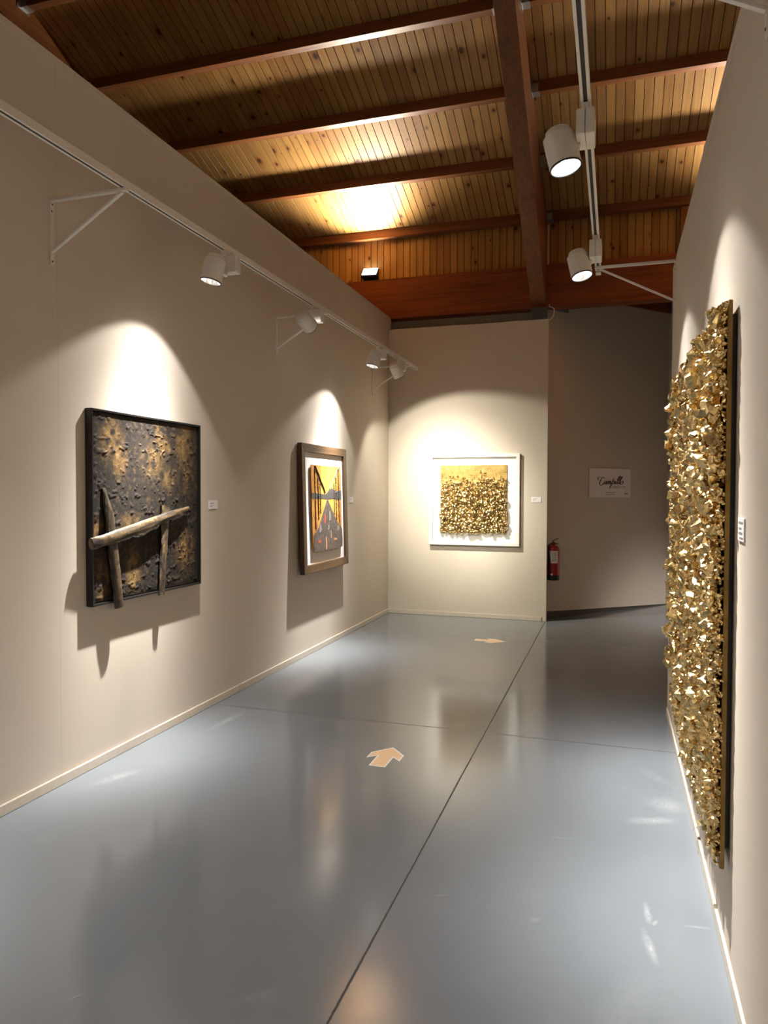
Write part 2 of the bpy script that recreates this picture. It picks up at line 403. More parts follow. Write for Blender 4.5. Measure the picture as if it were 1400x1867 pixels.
# board ceiling: tongue-and-groove boards, V groove between neighbours
def boards(x0, x1, p_of, n0=0.086, off=0.0):
    m = MB(); g = 0.0042; d = 0.007
    k0 = math.floor((x0 + 50 + off) / n0); k1 = math.ceil((x1 + 50 + off) / n0)
    for k in range(k0, k1):
        a = k * n0 - 50 - off; b = a + n0
        for xa, da, xb, db in ((a, d, a + g, 0), (a + g, 0, b - g, 0), (b - g, 0, b, d)):
            m.add([p_of(xa, 0, da), p_of(xb, 0, db), p_of(xb, 1, db), p_of(xa, 1, da)], [(0, 1, 2, 3)])
    return m
m = boards(-7, 4, lambda x, t, d: (x, 3 + t * (YC + 0.05 - 3), zroof(3 + t * (YC + 0.05 - 3)) + d))
m.box(-7, 4, 3, YC + 0.05, 0, 0.03, Matrix.Translation((0, 0, ROOF0 + 0.006)) @ Matrix(((1, 0, 0, 0), (0, 1, 0, 0), (0, -SL, 1, 0), (0, 0, 0, 1))))
m2 = boards(-7, 4, lambda x, t, d: (x, -5 + t * 8, zroof(-5 + t * 8) + d)); m.add(m2.v, m2.f)
m.add([(-7.2, -5.2, zroof(-5.2) + .02), (4.2, -5.2, zroof(-5.2) + .02), (4.2, 3, zroof(3) + .03), (-7.2, 3, zroof(3) + .03)], [(0, 1, 2, 3)])
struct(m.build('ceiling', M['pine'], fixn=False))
m = boards(-7, 0.70, lambda x, t, d: (x, YC + d, 4.172 + t * (zroof(YC) - 4.172)), off=0.03)
m.box(-7, 4, YC + 0.006, YC + 0.04, 4.172, zroof(YC) + 0.02)
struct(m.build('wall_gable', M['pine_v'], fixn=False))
struct(B(-7, 4.2, YC + 0.04, 12, 4.75, 4.80).build('ceiling_recess', M['wall']))

# ---------------------------------------------------------------- timber roof structure
GP = 'ceiling purlins'
ordn = {4: 'lowest', 3: 'second lowest', 2: 'third from bottom', 1: 'fourth from bottom', 0: 'fifth from bottom'}
PY = {i: (6.272 * k, 1.5 + 6.272 * z) for i, k, z in ((4, 1.403, .5105), (3, 1.268, .5572), (2, 1.134, .6038), (1, .9996, .6502), (0, .865, .6972))}
for i in (4, 3, 2, 1, 0):
    y1, zs = PY[i]; zs = 1.5 + 6.272 * (1 - 0.35 * y1 / 6.272)
    y0 = y1 - 0.084
    for side, xa, xb in (('left', -5.16, -0.962), ('right', -0.788, 3.9)):
        if i == 0 and side == 'right': continue
        lab = {'left': 'red-brown wooden purlin left of the middle sloping beam, %s',
               'right': 'red-brown wooden purlin right of the middle sloping beam, %s'}[side] % ordn[i]
        t = thing('roof_purlin', lab, 'beam', ((xa + xb) / 2, (y0 + y1) / 2, zs), GP)
        m = MB(); m.prism([(y0, zs), (y1, zs), (y1, zroof(y1)), (y0, zroof(y0))], (xa, 0, 0), (0, 1, 0), (0, 0, 1), (1, 0, 0), xb - xa)
        m.build('timber', M['beam_x'], t, bevel=0.004)
        for xe, sg in ((xa, 1), (xb, -1)):
            if xe > 3 : continue
            h = MB()
            h.box(min(xe, xe + sg * 0.07), max(xe, xe + sg * 0.07), y0 - 0.006, y1 + 0.004, zs - 0.004, zs - 0.0005)
            h.box(min(xe, xe + sg * 0.06), max(xe, xe + sg * 0.06), y0 - 0.004, y0 - 0.0005, zs - 0.004, zs + 0.075)
            h.box(min(xe, xe + sg * 0.004), max(xe, xe + sg * 0.004), y0 - 0.045, y1 + 0.02, zs - 0.02, zs + 0.07)
            h.build('joist_hanger', M['steel'], t)
def soffit(y): return min(3.70 + 0.583 * (YG - y), zroof(y) - 0.36)
for xa, xb, lab in ((-0.960, -0.790, 'massive red-brown sloping roof beam over the middle of the ceiling, ending above the far wall'),
                    (-5.33, -5.16, 'dark red sloping roof beam showing above the left wall in the upper left corner')):
    t = thing('roof_beam', lab, 'beam', ((xa + xb) / 2, YG, 3.70), 'sloping main beams')
    ys = [YG, 7.5, 6.2, 5.6, 5.2, 4.0, 3.0]
    m = MB(); m.prism([(y, soffit(y)) for y in ys] + [(y, zroof(y) - 0.001) for y in (3.0, YG)], (xa, 0, 0), (0, 1, 0), (0, 0, 1), (1, 0, 0), xb - xa)
    m.build('timber', M['beam_y'], t, bevel=0.006)
    if xa > -2:
        s = MB(); s.box(xa + 0.004, xb + 0.012, YG - 0.03, YG + 0.10, 3.52, 3.655); s.box(xa + 0.075, xa + 0.087, YG - 0.040, YG - 0.03, 3.52, 3.655)
        s.box(xa - 0.004, xb + 0.020, YG - 0.045, YG + 0.10, 3.655, 3.668)
        s.build('steel_shoe', plain('dark_steel_shoe', (0.10, 0.115, 0.12), 0.5, 0.4), t, bevel=0.002)
tag(B(-7, 2.4, YG, YG + 0.18, 3.672, 4.171).build('girder', M['girder'], loc=(-1, YG, 3.672), bevel=0.006),
    'deep dark red horizontal girder across the room above the far wall', 'beam')
m = MB(); m.prism([(0.30, 3.88), (OL - 0.002, 3.90), (OL - 0.002, 4.20), (0.30, 4.20)], OW(0, 0, 0.0), OD, (0, 0, 1), ON, 0.035)
tag(m.build('wall_plate_beam', M['girder'], loc=OW(1.2, 3.88)), 'short slanting dark red beam on top of the dim angled wall at the back right', 'beam')
tag(B(0.664, 0.80, YC - 0.07, YC - 0.002, 4.18, zroof(YC) - 0.085).build('timber_post', M['beam_z'], loc=(0.73, YC, 4.18), bevel=0.004),
    'short upright red timber post at the right end of the vertical board cladding', 'post')

# ---------------------------------------------------------------- lighting tracks
def track(name, label, X, zb, y0, y1):
    t = thing(name, label, 'lighting track', (X, y1, zb), 'lighting tracks')
    w = 0.0185; h = 0.036
    prof = [(-w, 0), (-0.0075, 0), (-0.0075, 0.020), (0.0075, 0.020), (0.0075, 0), (w, 0), (w, h), (-w, h)]
    m = MB(); m.prism(prof, (X, y0, zb), (1, 0, 0), (0, 0, 1), (0, 1, 0), y1 - y0)
    m.build('rail', M['white'], t)
    B(X - 0.0073, X + 0.0073, y0, y1 - 0.01, zb + 0.0025, zb + 0.0199).build('conductor_slot', M['slot'], t)
    e = B(X - 0.0195, X + 0.0195, y1, y1 + 0.012, zb - 0.001, zb + h + 0.001)
    e.build('end_cap', M['white'], t, bevel=0.003)
    return t
ZTL, ZTR = 2.957, 2.992
XTL, XTR = -2.260, -0.122
track('lighting_track', 'long white lighting track on brackets along the left wall', XTL, ZTL, -4.5, 8.35)
tr = track('lighting_track', 'white lighting track with dark slot hanging at upper right beside the main beam', XTR, ZTR, -4.5, 5.10)
track('lighting_track', 'added white lighting track in the side room, unseen behind the right wall', 2.2, ZTR, 5.6, 8.0)  # added to carry the unseen spotlight that brightens the recess
c = B(XTR - 0.017, XTR + 0.017, 5.112, 5.165, ZTR - 0.012, ZTR - 0.004); c.build('end_plate', M['white'], tr)

def bracket(label, X, Y, zt, sg, L):
    """wall bracket: wall strip, horizontal arm under the track and a diagonal brace"""
    t = thing('track_bracket', label, 'bracket', (X, Y, zt - 0.33), 'track brackets')
    m = MB(); m.box(min(X - sg * .001, X + sg * 0.005), max(X - sg * .001, X + sg * 0.005), Y - 0.013, Y + 0.013, zt - 0.33, zt)
    m.build('wall_strip', M['white'], t, bevel=0.0015)
    m = MB(); m.box(min(X, X + sg * L), max(X, X + sg * L), Y - 0.012, Y + 0.012, zt - 0.016, zt - 0.001)
    m.build('arm', M['white'], t, bevel=0.0015)
    m = MB(); m.bar((X + sg * 0.004, Y, zt - 0.262), (X + sg * (L - 0.03), Y, zt - 0.018), 0.020, 0.011, up=(0, 0, 1))
    m.build('brace', M['white'], t, bevel=0.0015)
    for k, (dy, dz) in enumerate(((0.002, -0.028), (-0.002, -0.062), (0.0, -0.310))):
        m = MB(); m.lathe([(0, 0.0025), (0.004, 0.002), (0.005, 0)], (X + sg * 0.005, Y + dy, zt + dz), (sg, 0, 0), 12)
        m.build('screw', M['screw'], t)
    return t
bracket('white triangular wall bracket nearest the camera on the left wall', XL, 2.965, ZTL, 1, 0.45)
bracket('white triangular wall bracket on the left wall beside the middle spotlight', XL, 5.482, ZTL, 1, 0.45)
bracket('white triangular wall bracket on the left wall next to the far corner', XL, 7.978, ZTL, 1, 0.45)
bracket('white triangular bracket at the far end of the right wall under the track end', XR, 5.0, ZTR, -1, 0.50)
bracket('white bracket cut off by the top right corner of the picture on the right wall', XR, 2.08, ZTR, -1, 0.50)

# ---------------------------------------------------------------- track spotlights
def beam_profile(name, pts):
    """photometric curve of the reflector: (angle, relative intensity)"""
    a = np.arange(0, 91, 2.5); c = np.exp(np.interp(a, [p[0] for p in pts], np.log([p[1] for p in pts])))
    t = bpy.data.texts.new(name)
    t.write('IESNA:LM-63-2002\nTILT=NONE\n1 1000 1 %d 1 1 2 0 0 0\n1 1 100\n%s\n0\n%s\n' % (len(a), ' '.join('%.1f' % v for v in a), ' '.join('%.2f' % (1000 * v) for v in c)))
    return t
IES_A = beam_profile('reflector_wall', [(0, .78), (5, .78), (9, .70), (14, .42), (19, .22), (24, .120), (29, .066), (34, .041), (39, .028), (44, .021), (49, .017), (55, .012), (90, .003)])
IES_B = beam_profile('reflector_narrow', [(0, 1.0), (8, .95), (14, .80), (20, .50), (26, .22), (35, .05), (45, .01), (90, .002)])
IES_C = beam_profile('reflector_wide', [(0, 1.0), (8.5, .62), (20, .38), (30, .21), (39, .120), (46, .078), (56, .050), (90, .003)])
IES_F = beam_profile('floodlight', [(0, 1.0), (15, .95), (25, .75), (35, .48), (45, .24), (55, .12), (65, .06), (90, .01)])
def spotlight(label, X, Y, zb, aim, power, half, blend, off=(-0.09, 0.0), col=(1.0, 0.955, 0.885), drop=0.150, ies=None):
    """(X, Y) is the gear box under the track, off the lamp head beside it"""
    t = thing('track_spotlight', label, 'spotlight', (X, Y, zb), 'track spotlights')
    m = B(X - 0.0165, X + 0.0165, Y - 0.055, Y + 0.065, zb - 0.030, zb - 0.0005); m.build('track_adapter', M['white'], t, bevel=0.003)
    ang = math.atan2(off[1], off[0]) - PI       # box lies across the line to the head
    R = Matrix.Translation((X, Y, zb)) @ Matrix.Rotation(ang, 4, 'Z')
    hw = 0.034; hl = 0.070
    g = MB(); g.box(-hw, -0.001, -hl, hl, -0.128, -0.030, R); g.box(0.001, hw, -hl, hl, -0.128, -0.030, R)
    g.build('gear_box', M['white'], t, bevel=0.003)
    C = Vector((X + off[0], Y + off[1], zb - drop)); d = (Vector(aim) - C).normalized()
    q = Vector((off[0], off[1], 0)).normalized()
    m = MB(); m.lathe([(0, 0.02), (0.014, 0.02), (0.014, math.hypot(*off)), (0, math.hypot(*off))], Vector((X, Y, C.z + 0.01)), q, 16); m.build('pivot', M['white'], t)
    m = MB(); m.lathe([(0.0, -0.085), (0.044, -0.085), (0.049, -0.081), (0.050, -0.062), (0.058, -0.060), (0.062, -0.056), (0.062, 0.070), (0.057, 0.070)], C, d, 48)
    m.build('lamp_head', M['white'], t)
    m = MB(); m.lathe([(0.0625, 0.0695), (0.0625, 0.075), (0.0575, 0.075), (0.0570, 0.0695)], C, d, 48); m.build('front_rim', M['rim'], t)
    m = MB(); m.lathe([(0.0568, 0.073), (0.050, 0.042), (0.034, 0.020)], C, d, 48); r = m.build('reflector', M['reflector'], t, fixn=False)
    m = MB(); m.lathe([(0.034, 0.021), (0.028, 0.028), (0.0, 0.031)], C, d, 32); m.build('lamp_lens', M['led'], t, fixn=False)
    L = bpy.data.lights.new('spot_beam', 'SPOT'); L.energy = power; L.color = col; L.spot_size = 2 * math.radians(half); L.spot_blend = blend; L.shadow_soft_size = 0.020
    L.use_nodes = True; nt = L.node_tree; em = [n for n in nt.nodes if n.type == 'EMISSION'][0]
    ie = nt.nodes.new('ShaderNodeTexIES'); ie.mode = 'INTERNAL'; ie.ies = ies or IES_A; ie.inputs['Strength'].default_value = 1.0
    nt.links.new(ie.outputs[0], em.inputs['Strength'])
    lo = bpy.data.objects.new('spot_beam', L); COL.objects.link(lo); lo.parent = t
    lo.location = C + d * 0.077 - Vector(t['_w']); lo.rotation_mode = 'QUATERNION'; lo.rotation_quaternion = d.to_track_quat('-Z', 'Y')
    return t
SP = 15.0
LO = (0.0, -0.165)
spotlight('white cylinder spotlight with glowing lens on the left track, nearest the camera', XTL, 3.945, ZTL, (XL + 0.12, 3.58, 1.15), SP, 51, 0.20, LO)
spotlight('white spotlight on the left track turned away, second from the camera', XTL, 5.28, ZTL, (-1.86, YF, 1.40), SP * 0.20, 18, 0.8, LO, col=(1.0, 0.95, 0.76), ies=IES_B)
spotlight('white spotlight with bright lens on the left track, second from its far end', XTL, 6.92, ZTL, (XL + 0.12, 6.44, 1.15), SP * 1.05, 50, 0.20, LO)
spotlight('white spotlight tilted towards the far wall, last one on the left track', XTL, 7.63, ZTL, (-1.62, YF, 0.95), SP * 0.54, 56, 0.22, (0.02, -0.165), col=(1.0, 0.95, 0.77), ies=IES_C)
spotlight('large white spotlight with glowing lens on the right track, nearest the camera', XTR, 2.95, ZTR, (XR - 0.15, 2.76, 1.00), SP * 0.85, 48, 0.20)
spotlight('white spotlight with glowing lens at the far end of the right track by the bracket', XTR, 4.44, ZTR, (XR - 0.15, 4.10, 1.00), SP * 0.85, 49, 0.20)
# tracks carry on behind the photographer; the unseen spotlights below are added for ambient light
spotlight('unseen white spotlight on the left track behind the camera, first one back', XTL, 1.75, ZTL, (XL + 0.10, 1.5, 1.1), SP, 48, 0.4, LO)
spotlight('unseen white spotlight on the left track behind the camera, second one back', XTL, -0.9, ZTL, (XL + 0.10, -1.1, 1.1), SP, 48, 0.4, LO)
spotlight('unseen white spotlight on the right track behind the camera, first one back', XTR, 0.3, ZTR, (XR - 0.15, 0.1, 1.1), SP * 0.8, 44, 0.4)
spotlight('unseen white spotlight on the right track behind the camera, second one back', XTR, -1.9, ZTR, (XR - 0.15, -2.0, 1.1), SP, 44, 0.4)
spotlight('added white spotlight on the side room track, unseen behind the right wall', 2.2, 6.6, ZTR, (1.55, 9.0, 0.0), SP * 0.45, 29, 0.8, (0.0, 0.165), ies=IES_B)  # unseen lamp added to lift the light on the oblique wall

# ---------------------------------------------------------------- floodlights on the girder
def floodlight(label, X, Y, z, n, power):
    t = thing('floodlight', label, 'floodlight', (X, Y, z), 'uplighting floodlights')
    n = Vector(n).normalized(); s = Vector((1, 0, 0)); s = (s - n * s.dot(n)).normalized(); u = n.cross(s)
    C = Vector((X, Y, z + 0.125)); R = Matrix((s, u, n)).transposed().to_4x4(); R.translation = C
    h = MB(); h.box(-0.105, 0.105, -0.08, 0.08, -0.045, 0.0, R); h.box(-0.085, 0.085, -0.06, 0.06, -0.085, -0.045, R)
    for k in range(7): h.box(-0.075 + k * 0.0225, -0.069 + k * 0.0225, -0.055, 0.055, -0.10, -0.085, R)
    h.build('housing', M['blackplastic'], t, bevel=0.003)
    B(-0.092, 0.092, -0.067, 0.067, 0.0005, 0.004).build('x', M['flood_led'])
    x = bpy.data.objects['x']; bpy.data.objects.remove(x)
    l = MB(); l.box(-0.092, 0.092, -0.067, 0.067, 0.0005, 0.004, R); l.build('lens', M['flood_led'], t)
    y = MB()
    for q in (-0.113, 0.109): y.box(X + q, X + q + 0.004, Y - 0.014, Y + 0.014, z, z + 0.135)
    y.box(X - 0.113, X + 0.113, Y - 0.014, Y + 0.014, z, z + 0.004); y.build('yoke', M['blackplastic'], t)
    L = bpy.data.lights.new('flood_beam', 'SPOT'); L.spot_size = math.radians(130); L.spot_blend = 0.6; L.shadow_soft_size = 0.06; L.energy = power; L.color = (1.0, 0.90, 0.74)
    L.use_nodes = True; nt = L.node_tree; em = [q for q in nt.nodes if q.type == 'EMISSION'][0]
    ie = nt.nodes.new('ShaderNodeTexIES'); ie.mode = 'INTERNAL'; ie.ies = IES_F; nt.links.new(ie.outputs[0], em.inputs['Strength'])
    lo = bpy.data.objects.new('flood_beam', L); COL.objects.link(lo); lo.parent = t
    lo.location = C + n * 0.008 - Vector(t['_w']); lo.rotation_mode = 'QUATERNION'; lo.rotation_quaternion = n.to_track_quat('-Z', 'Y')
    return t
FP = 14.5
floodlight('small black floodlight with glowing face on the girder above the left wall', -2.985, YG + 0.05, 4.173, (0.06, -1.0, 0.88), FP)
floodlight('small black floodlight on the girder hidden behind the right wall', 1.75, YG + 0.05, 4.173, (-0.15, -1.0, 0.88), FP * 1.5)

# ---------------------------------------------------------------- artworks
def mitred_frame(t, o, ux, uy, n, W, H, w, d, names, mats, bevel=0.002):
    """four mitred frame bars; o = lower left back corner, n = out of the wall"""
    o, ux, uy, n = map(Vector, (o, ux, uy, n))
    quads = ([(0, 0), (W, 0), (W - w, w), (w, w)], [(W, 0), (W, H), (W - w, H - w), (W - w, w)], [(W, H), (0, H), (w, H - w), (W - w, H - w)], [(0, H), (0, 0), (w, w), (w, H - w)])
    for q, mt in zip(quads, mats):
        m = MB(); m.prism(q, o, ux, uy, n, d); m.build('frame_bar', mt, t, bevel=bevel)
def tri_grid(nx, ny): 
    i = np.arange(nx - 1); j = np.arange(ny - 1); I, J = np.meshgrid(i, j, indexing='ij'); a = (I * ny + J).ravel()
    return np.stack([a, a + ny, a + ny + 1, a + 1], 1)

# -- 1. black relief painting with driftwood on the left wall
t = thing('relief_painting', 'dark square relief painting with driftwood posts in a black frame on the left wall', 'painting', (XL, 3.72, 0.885))
Y0, Y1, Z0, Z1 = 3.19, 4.25, 0.885, 1.945
mitred_frame(t, (XL + 0.001, Y0, Z0), (0, 1, 0), (0, 0, 1), (1, 0, 0), Y1 - Y0, Z1 - Z0, 0.012, 0.044, None, [M['black']] * 4)
B(XL + 0.001, XL + 0.020, Y0 + 0.013, Y1 - 0.013, Z0 + 0.013, Z1 - 0.013).build('backing', M['black'], t)
nx = ny = 210; cy0, cy1, cz0, cz1 = Y0 + 0.022, Y1 - 0.022, Z0 + 0.022, Z1 - 0.022
yy, zz = np.meshgrid(np.linspace(cy0, cy1, nx), np.linspace(cz0, cz1, ny), indexing='ij')
ridge = np.abs(fbm(yy * 15, zz * 22, 3, 4) - 0.5) * 2
hgt = 0.003 * fbm(yy * 60, zz * 60, 5, 4) + 0.006 * sstep(0.07, 0.0, ridge) * sstep(0.50, 0.72, fbm(yy * 5, zz * 5, 8, 3)) + 0.005 * sstep(0.62, 0.78, fbm(yy * 26, zz * 40, 9, 3))
hgt += 0.012 * sstep(0.022, 0.0, np.abs(fbm(yy * 8 + 3, zz * 6, 21, 3) - 0.52)) * sstep(0.55, 0.75, fbm(yy * 7, zz * 7, 25, 2))
edge = np.minimum(np.minimum(yy - cy0, cy1 - yy), np.minimum(zz - cz0, cz1 - zz)); hgt *= sstep(0, 0.02, edge)
gold = np.zeros_like(yy)
for gy, gz, ry, rz, s in ((3.36, 1.79, .075, .10, 1.0), (3.43, 1.70, .055, .10, .9), (3.80, 1.87, .03, .08, .8), (3.86, 1.78, .055, .05, .75), (4.08, 1.80, .09, .13, .75), (3.74, 1.70, .10, .10, .50),
                          (4.10, 1.66, .10, .14, .40), (3.90, 1.58, .07, .06, .55), (4.09, 1.13, .07, .11, 1.0), (3.55, 1.04, .055, .10, .95), (3.29, 1.03, .06, .09, .6), (3.24, 1.29, .07, .05, .75), (3.52, 1.33, .10, .04, .5), (4.00, 1.15, .03, .08, .7), (3.27, .93, .04, .03, .4)):
    gold = np.maximum(gold, s * np.exp(-(((yy - gy) / ry) ** 2 + ((zz - gz) / rz) ** 2) * 1.1))
gn = fbm(yy * 24, zz * 18, 31, 4); gold = np.clip(gold * sstep(0.25, 0.62, gn) * 1.15 + 0.22 * sstep(0.60, 0.78, fbm(yy * 44, zz * 60, 37, 3)), 0, 1)
m = MB(); xx = XL + 0.030 + hgt * 0.8
m.add(np.stack([xx, yy, zz], -1).reshape(-1, 3), tri_grid(nx, ny).tolist(), True)
m.build('canvas', M['impasto'], t, attr=gold.ravel(), fixn=False)
B(XL + 0.020, XL + 0.0295, cy0, cy1, cz0, cz1).build('stretcher', M['black'], t)
def log(pts, rad, seed, squash=0.6, gold_side=0.6, n=18, seg=60):
    pts = np.array(pts, float); rad = np.array(rad, float)
    tt = np.linspace(0, len(pts) - 1, seg); P_ = np.stack([np.interp(tt, range(len(pts)), pts[:, k]) for k in range(3)], 1); R_ = np.interp(tt, range(len(pts)), rad)
    vs = []; g = []
    for i in range(seg):
        d = Vector(P_[min(i + 1, seg - 1)] - P_[max(i - 1, 0)]).normalized(); ex = Vector((1, 0, 0)); ex = (ex - d * ex.dot(d)).normalized(); s = d.cross(ex)
        for k in range(n):
            a = 2 * PI * k / n
            nz = float(fbm(np.array([k * 0.55 if k < n / 2 else (n - k) * 0.55]), np.array([i * 0.10]), seed, 3)[0])
            fine = float(vnoise(np.array([k * 1.3]), np.array([i * 0.35]), seed + 9)[0])
            r = R_[i] * (0.72 + 0.46 * nz + 0.16 * fine)
            vs.append(tuple(Vector(P_[i]) + (ex * math.cos(a) * squash + s * math.sin(a)) * r))
            g.append(min(1, max(0, (nz - 0.36) * 2.6) * gold_side + 0.5 * max(0, fine - 0.7) * gold_side))
    m = MB(); fs = [(i * n + k, i * n + (k + 1) % n, (i + 1) * n + (k + 1) % n, (i + 1) * n + k) for i in range(seg - 1) for k in range(n)]
    m.add(vs, fs, True); m.f += [tuple(range(n))[::-1], tuple((seg - 1) * n + k for k in range(n))]; m.sm += [False, False]
    return m, g
X1 = XL + 0.048
for nm, pts, rad, sd, gs, lb in (('driftwood_post', [(X1 - .012, 3.29, 1.52), (X1, 3.315, 1.40), (X1 + .004, 3.335, 1.25), (X1 + .006, 3.365, 1.05), (X1 + .006, 3.392, 0.855)], [.012, .028, .033, .032, .030], 3, .45, 'leaning left driftwood post hanging below the frame'),
                             ('driftwood_post', [(X1 - .004, 3.845, 1.415), (X1, 3.83, 1.25), (X1 + .002, 3.81, 1.05), (X1 + .002, 3.793, 0.868)], [.034, .028, .029, .026], 5, .6, 'gold-streaked right driftwood post'),
                             ('driftwood_rail', [(X1 + .010, 3.165, 1.224), (X1 + .016, 3.30, 1.245), (X1 + .020, 3.62, 1.305), (X1 + .016, 3.90, 1.362), (X1 + .004, 4.09, 1.396)], [.029, .035, .031, .026, .012], 7, .9, 'gilded driftwood rail crossing both posts')):
    m, g = log(pts, rad, sd, gold_side=gs); ob = m.build(nm, M['bark'], t, attr=g, fixn=False); ob['label'] = lb

# -- 2. brown framed bridge picture on the left wall (its foot stands off the wall a little)
t = thing('framed_picture', 'tall picture of a golden suspension bridge in a brown wooden frame on the left wall', 'painting', (XL, 6.43, 0.77))
W2, H2 = 1.115, 1.172; tilt = math.asin(0.030 / H2)
o2 = Vector((XL + 0.036, 5.872, 0.768)); ux = Vector((0, 1, 0)); uy = Vector((-math.sin(tilt), 0, math.cos(tilt))); nn = Vector((math.cos(tilt), 0, math.sin(tilt)))
def F2(u, v, w=0.0): return o2 + ux * u + uy * v + nn * w
mitred_frame(t, o2, ux, uy, nn, W2, H2, 0.075, 0.045, None, [M['walnut'], M['walnut_v'], M['walnut'], M['walnut_v']], 0.003)
m = MB(); m.prism([(0.06, 0.06), (W2 - 0.06, 0.06), (W2 - 0.06, H2 - 0.06), (0.06, H2 - 0.06)], F2(0, 0, 0.014), ux, uy, nn, 0.008); m.build('mount', M['mat'], t)
au0, au1, av0, av1 = 0.205, 0.945, 0.178, 0.985
def A2(a, b): return (au0 + (au1 - au0) * a, av0 + (av1 - av0) * b)
outl = [A2(0.02, 1.0), A2(0.0, 0.985), A2(0, 0.5), A2(0.02, 0.02)] + [A2(k / 14, 0.004 * math.sin(k * 2.1) + (0.012 if k % 5 == 0 else 0)) for k in range(1, 14)] + [A2(1.0, 0.015), A2(1.015, 0.10), A2(1.0, 0.25), A2(1.0, 1.0)]
m = MB(); m.prism(outl, F2(0, 0, 0.032), ux, uy, nn, 0.010); m.build('art_panel', M['gold_sky'], t)
def layer(name, mat, poly, w, th): 
    m = MB(); m.prism([A2(*p) for p in poly], F2(0, 0, 0.0422 + w), ux, uy, nn, th); return m.build(name, mat, t)
layer('hills', M['hill'], [(0, .683), (.15, .675), (.3, .670), (.42, .660), (.47, .670), (.52, .695), (.58, .715), (.66, .738), (.72, .720), (.80, .705), (.88, .700), (1, .715), (1, .600), (.90, .594), (.75, .610), (.52, .606), (.50, .600), (.48, .606), (.30, .616), (0, .616)], 0.0, 0.0015)
layer('bridge_deck', M['asphalt'], [(.49, .61), (.47, .585), (.33, .43), (.20, .29), (.04, .205), (.02, .02), (.2, .006), (.5, .008), (.8, .006), (1.0, .018), (1.01, .10), (1.0, .235), (.80, .345), (.65, .475), (.53, .585), (.51, .61)], 0.0016, 0.002)
def A2w(a, b, w): u, v = A2(a, b); return F2(u, v, w)
cab = MB()
for p, q, r0 in (((.115, .99), (.44, .68), .007), ((.90, .985), (.58, .73), .006)):
    pts = [A2w(p[0] + (q[0] - p[0]) * k / 12 + 0.006 * math.sin(k * 5.1), p[1] + (q[1] - p[1]) * k / 12, 0.046) for k in range(13)]
    cab.tube(pts, [r0 * (1 - 0.5 * k / 12) for k in range(13)], 8)
cab.build('main_cable', M['cable'], t)
for a, b0, b1, r0 in ((.105, .27, .99, .0045), (.20, .37, .86, .005), (.265, .44, .79, .0035), (.74, .42, .80, .0035), (.81, .35, .88, .005), (.905, .30, .985, .004)):
    pts = [A2w(a + 0.006 * math.sin(k * 3.7 + a * 20), b0 + (b1 - b0) * k / 30, 0.0445) for k in range(31)]
    m = MB(); m.tube(pts, [r0 * (0.7 + 0.5 * random.random()) for _ in pts], 6); m.build('hanger_cable', M['cable'], t)
for mt, a, b, wa, wb in (('rust', .40, .375, .028, .055), ('greypaint', .57, .405, .04, .06), ('tan', .43, .085, .03, .08), ('greypaint', .24, .27, .04, .05), ('tan', .60, .18, .018, .05), ('greypaint', .52, .27, .03, .03), ('rust', .12, .30, .02, .03), ('greypaint', .86, .25, .05, .03), ('rust', .20, .12, .05, .02), ('tan', .75, .12, .06, .015)):
    layer('paint_stroke', M[mt], [(a - wa, b - wb), (a + wa * .6, b - wb * .8), (a + wa, b), (a + wa * .3, b + wb), (a - wa * .8, b + wb * .9)], 0.0038, 0.0012)

# -- 3. square gold nugget picture on the far wall
t = thing('framed_picture', 'square golden nugget relief in a white frame on the far wall', 'painting', (-1.61, YF, 0.872))
XA, XB, ZA, ZB = -2.150, -1.062, 0.872, 1.963
mitred_frame(t, (XA, YF - 0.001, ZA), (1, 0, 0), (0, 0, 1), (0, -1, 0), XB - XA, ZB - ZA, 0.038, 0.042, None, [M['wframe']] * 4, 0.002)
B(XA + 0.03, XB - 0.03, YF - 0.010, YF - 0.002, ZA + 0.03, ZB - 0.03).build('mount', M['mat'], t)
gx0, gx1, gz0, gz1 = -2.017, -1.212, 1.022, 1.832
B(gx0, gx1, YF - 0.022, YF - 0.0101, gz0, gz1).build('art_panel', M['gold_sand'], t)
def hull_rock(k, n, facet):
    r = np.random.default_rng(k); p = r.normal(size=(n, 3)); p /= np.linalg.norm(p, axis=1)[:, None]; p *= r.uniform(0.62, 1.05, (n, 1))
    bm = bmesh.new(); 
    for q in p: bm.verts.new(q)
    res = bmesh.ops.convex_hull(bm, input=bm.verts)
    bmesh.ops.delete(bm, geom=[v for v in bm.verts if not v.link_faces], context='VERTS')
    bm.verts.index_update(); bmesh.ops.triangulate(bm, faces=bm.faces)
    V = np.array([v.co[:] for v in bm.verts]); Fc = np.array([[v.index for v in f.verts] for f in bm.faces]); bm.free(); return V, Fc
def rand_rot(r):
    q = r.normal(size=4); q /= np.linalg.norm(q); w, x, y, z = q
    return np.array([[1 - 2 * (y * y + z * z), 2 * (x * y - z * w), 2 * (x * z + y * w)], [2 * (x * y + z * w), 1 - 2 * (x * x + z * z), 2 * (y * z - x * w)], [2 * (x * z - y * w), 2 * (y * z + x * w), 1 - 2 * (x * x + y * y)]])
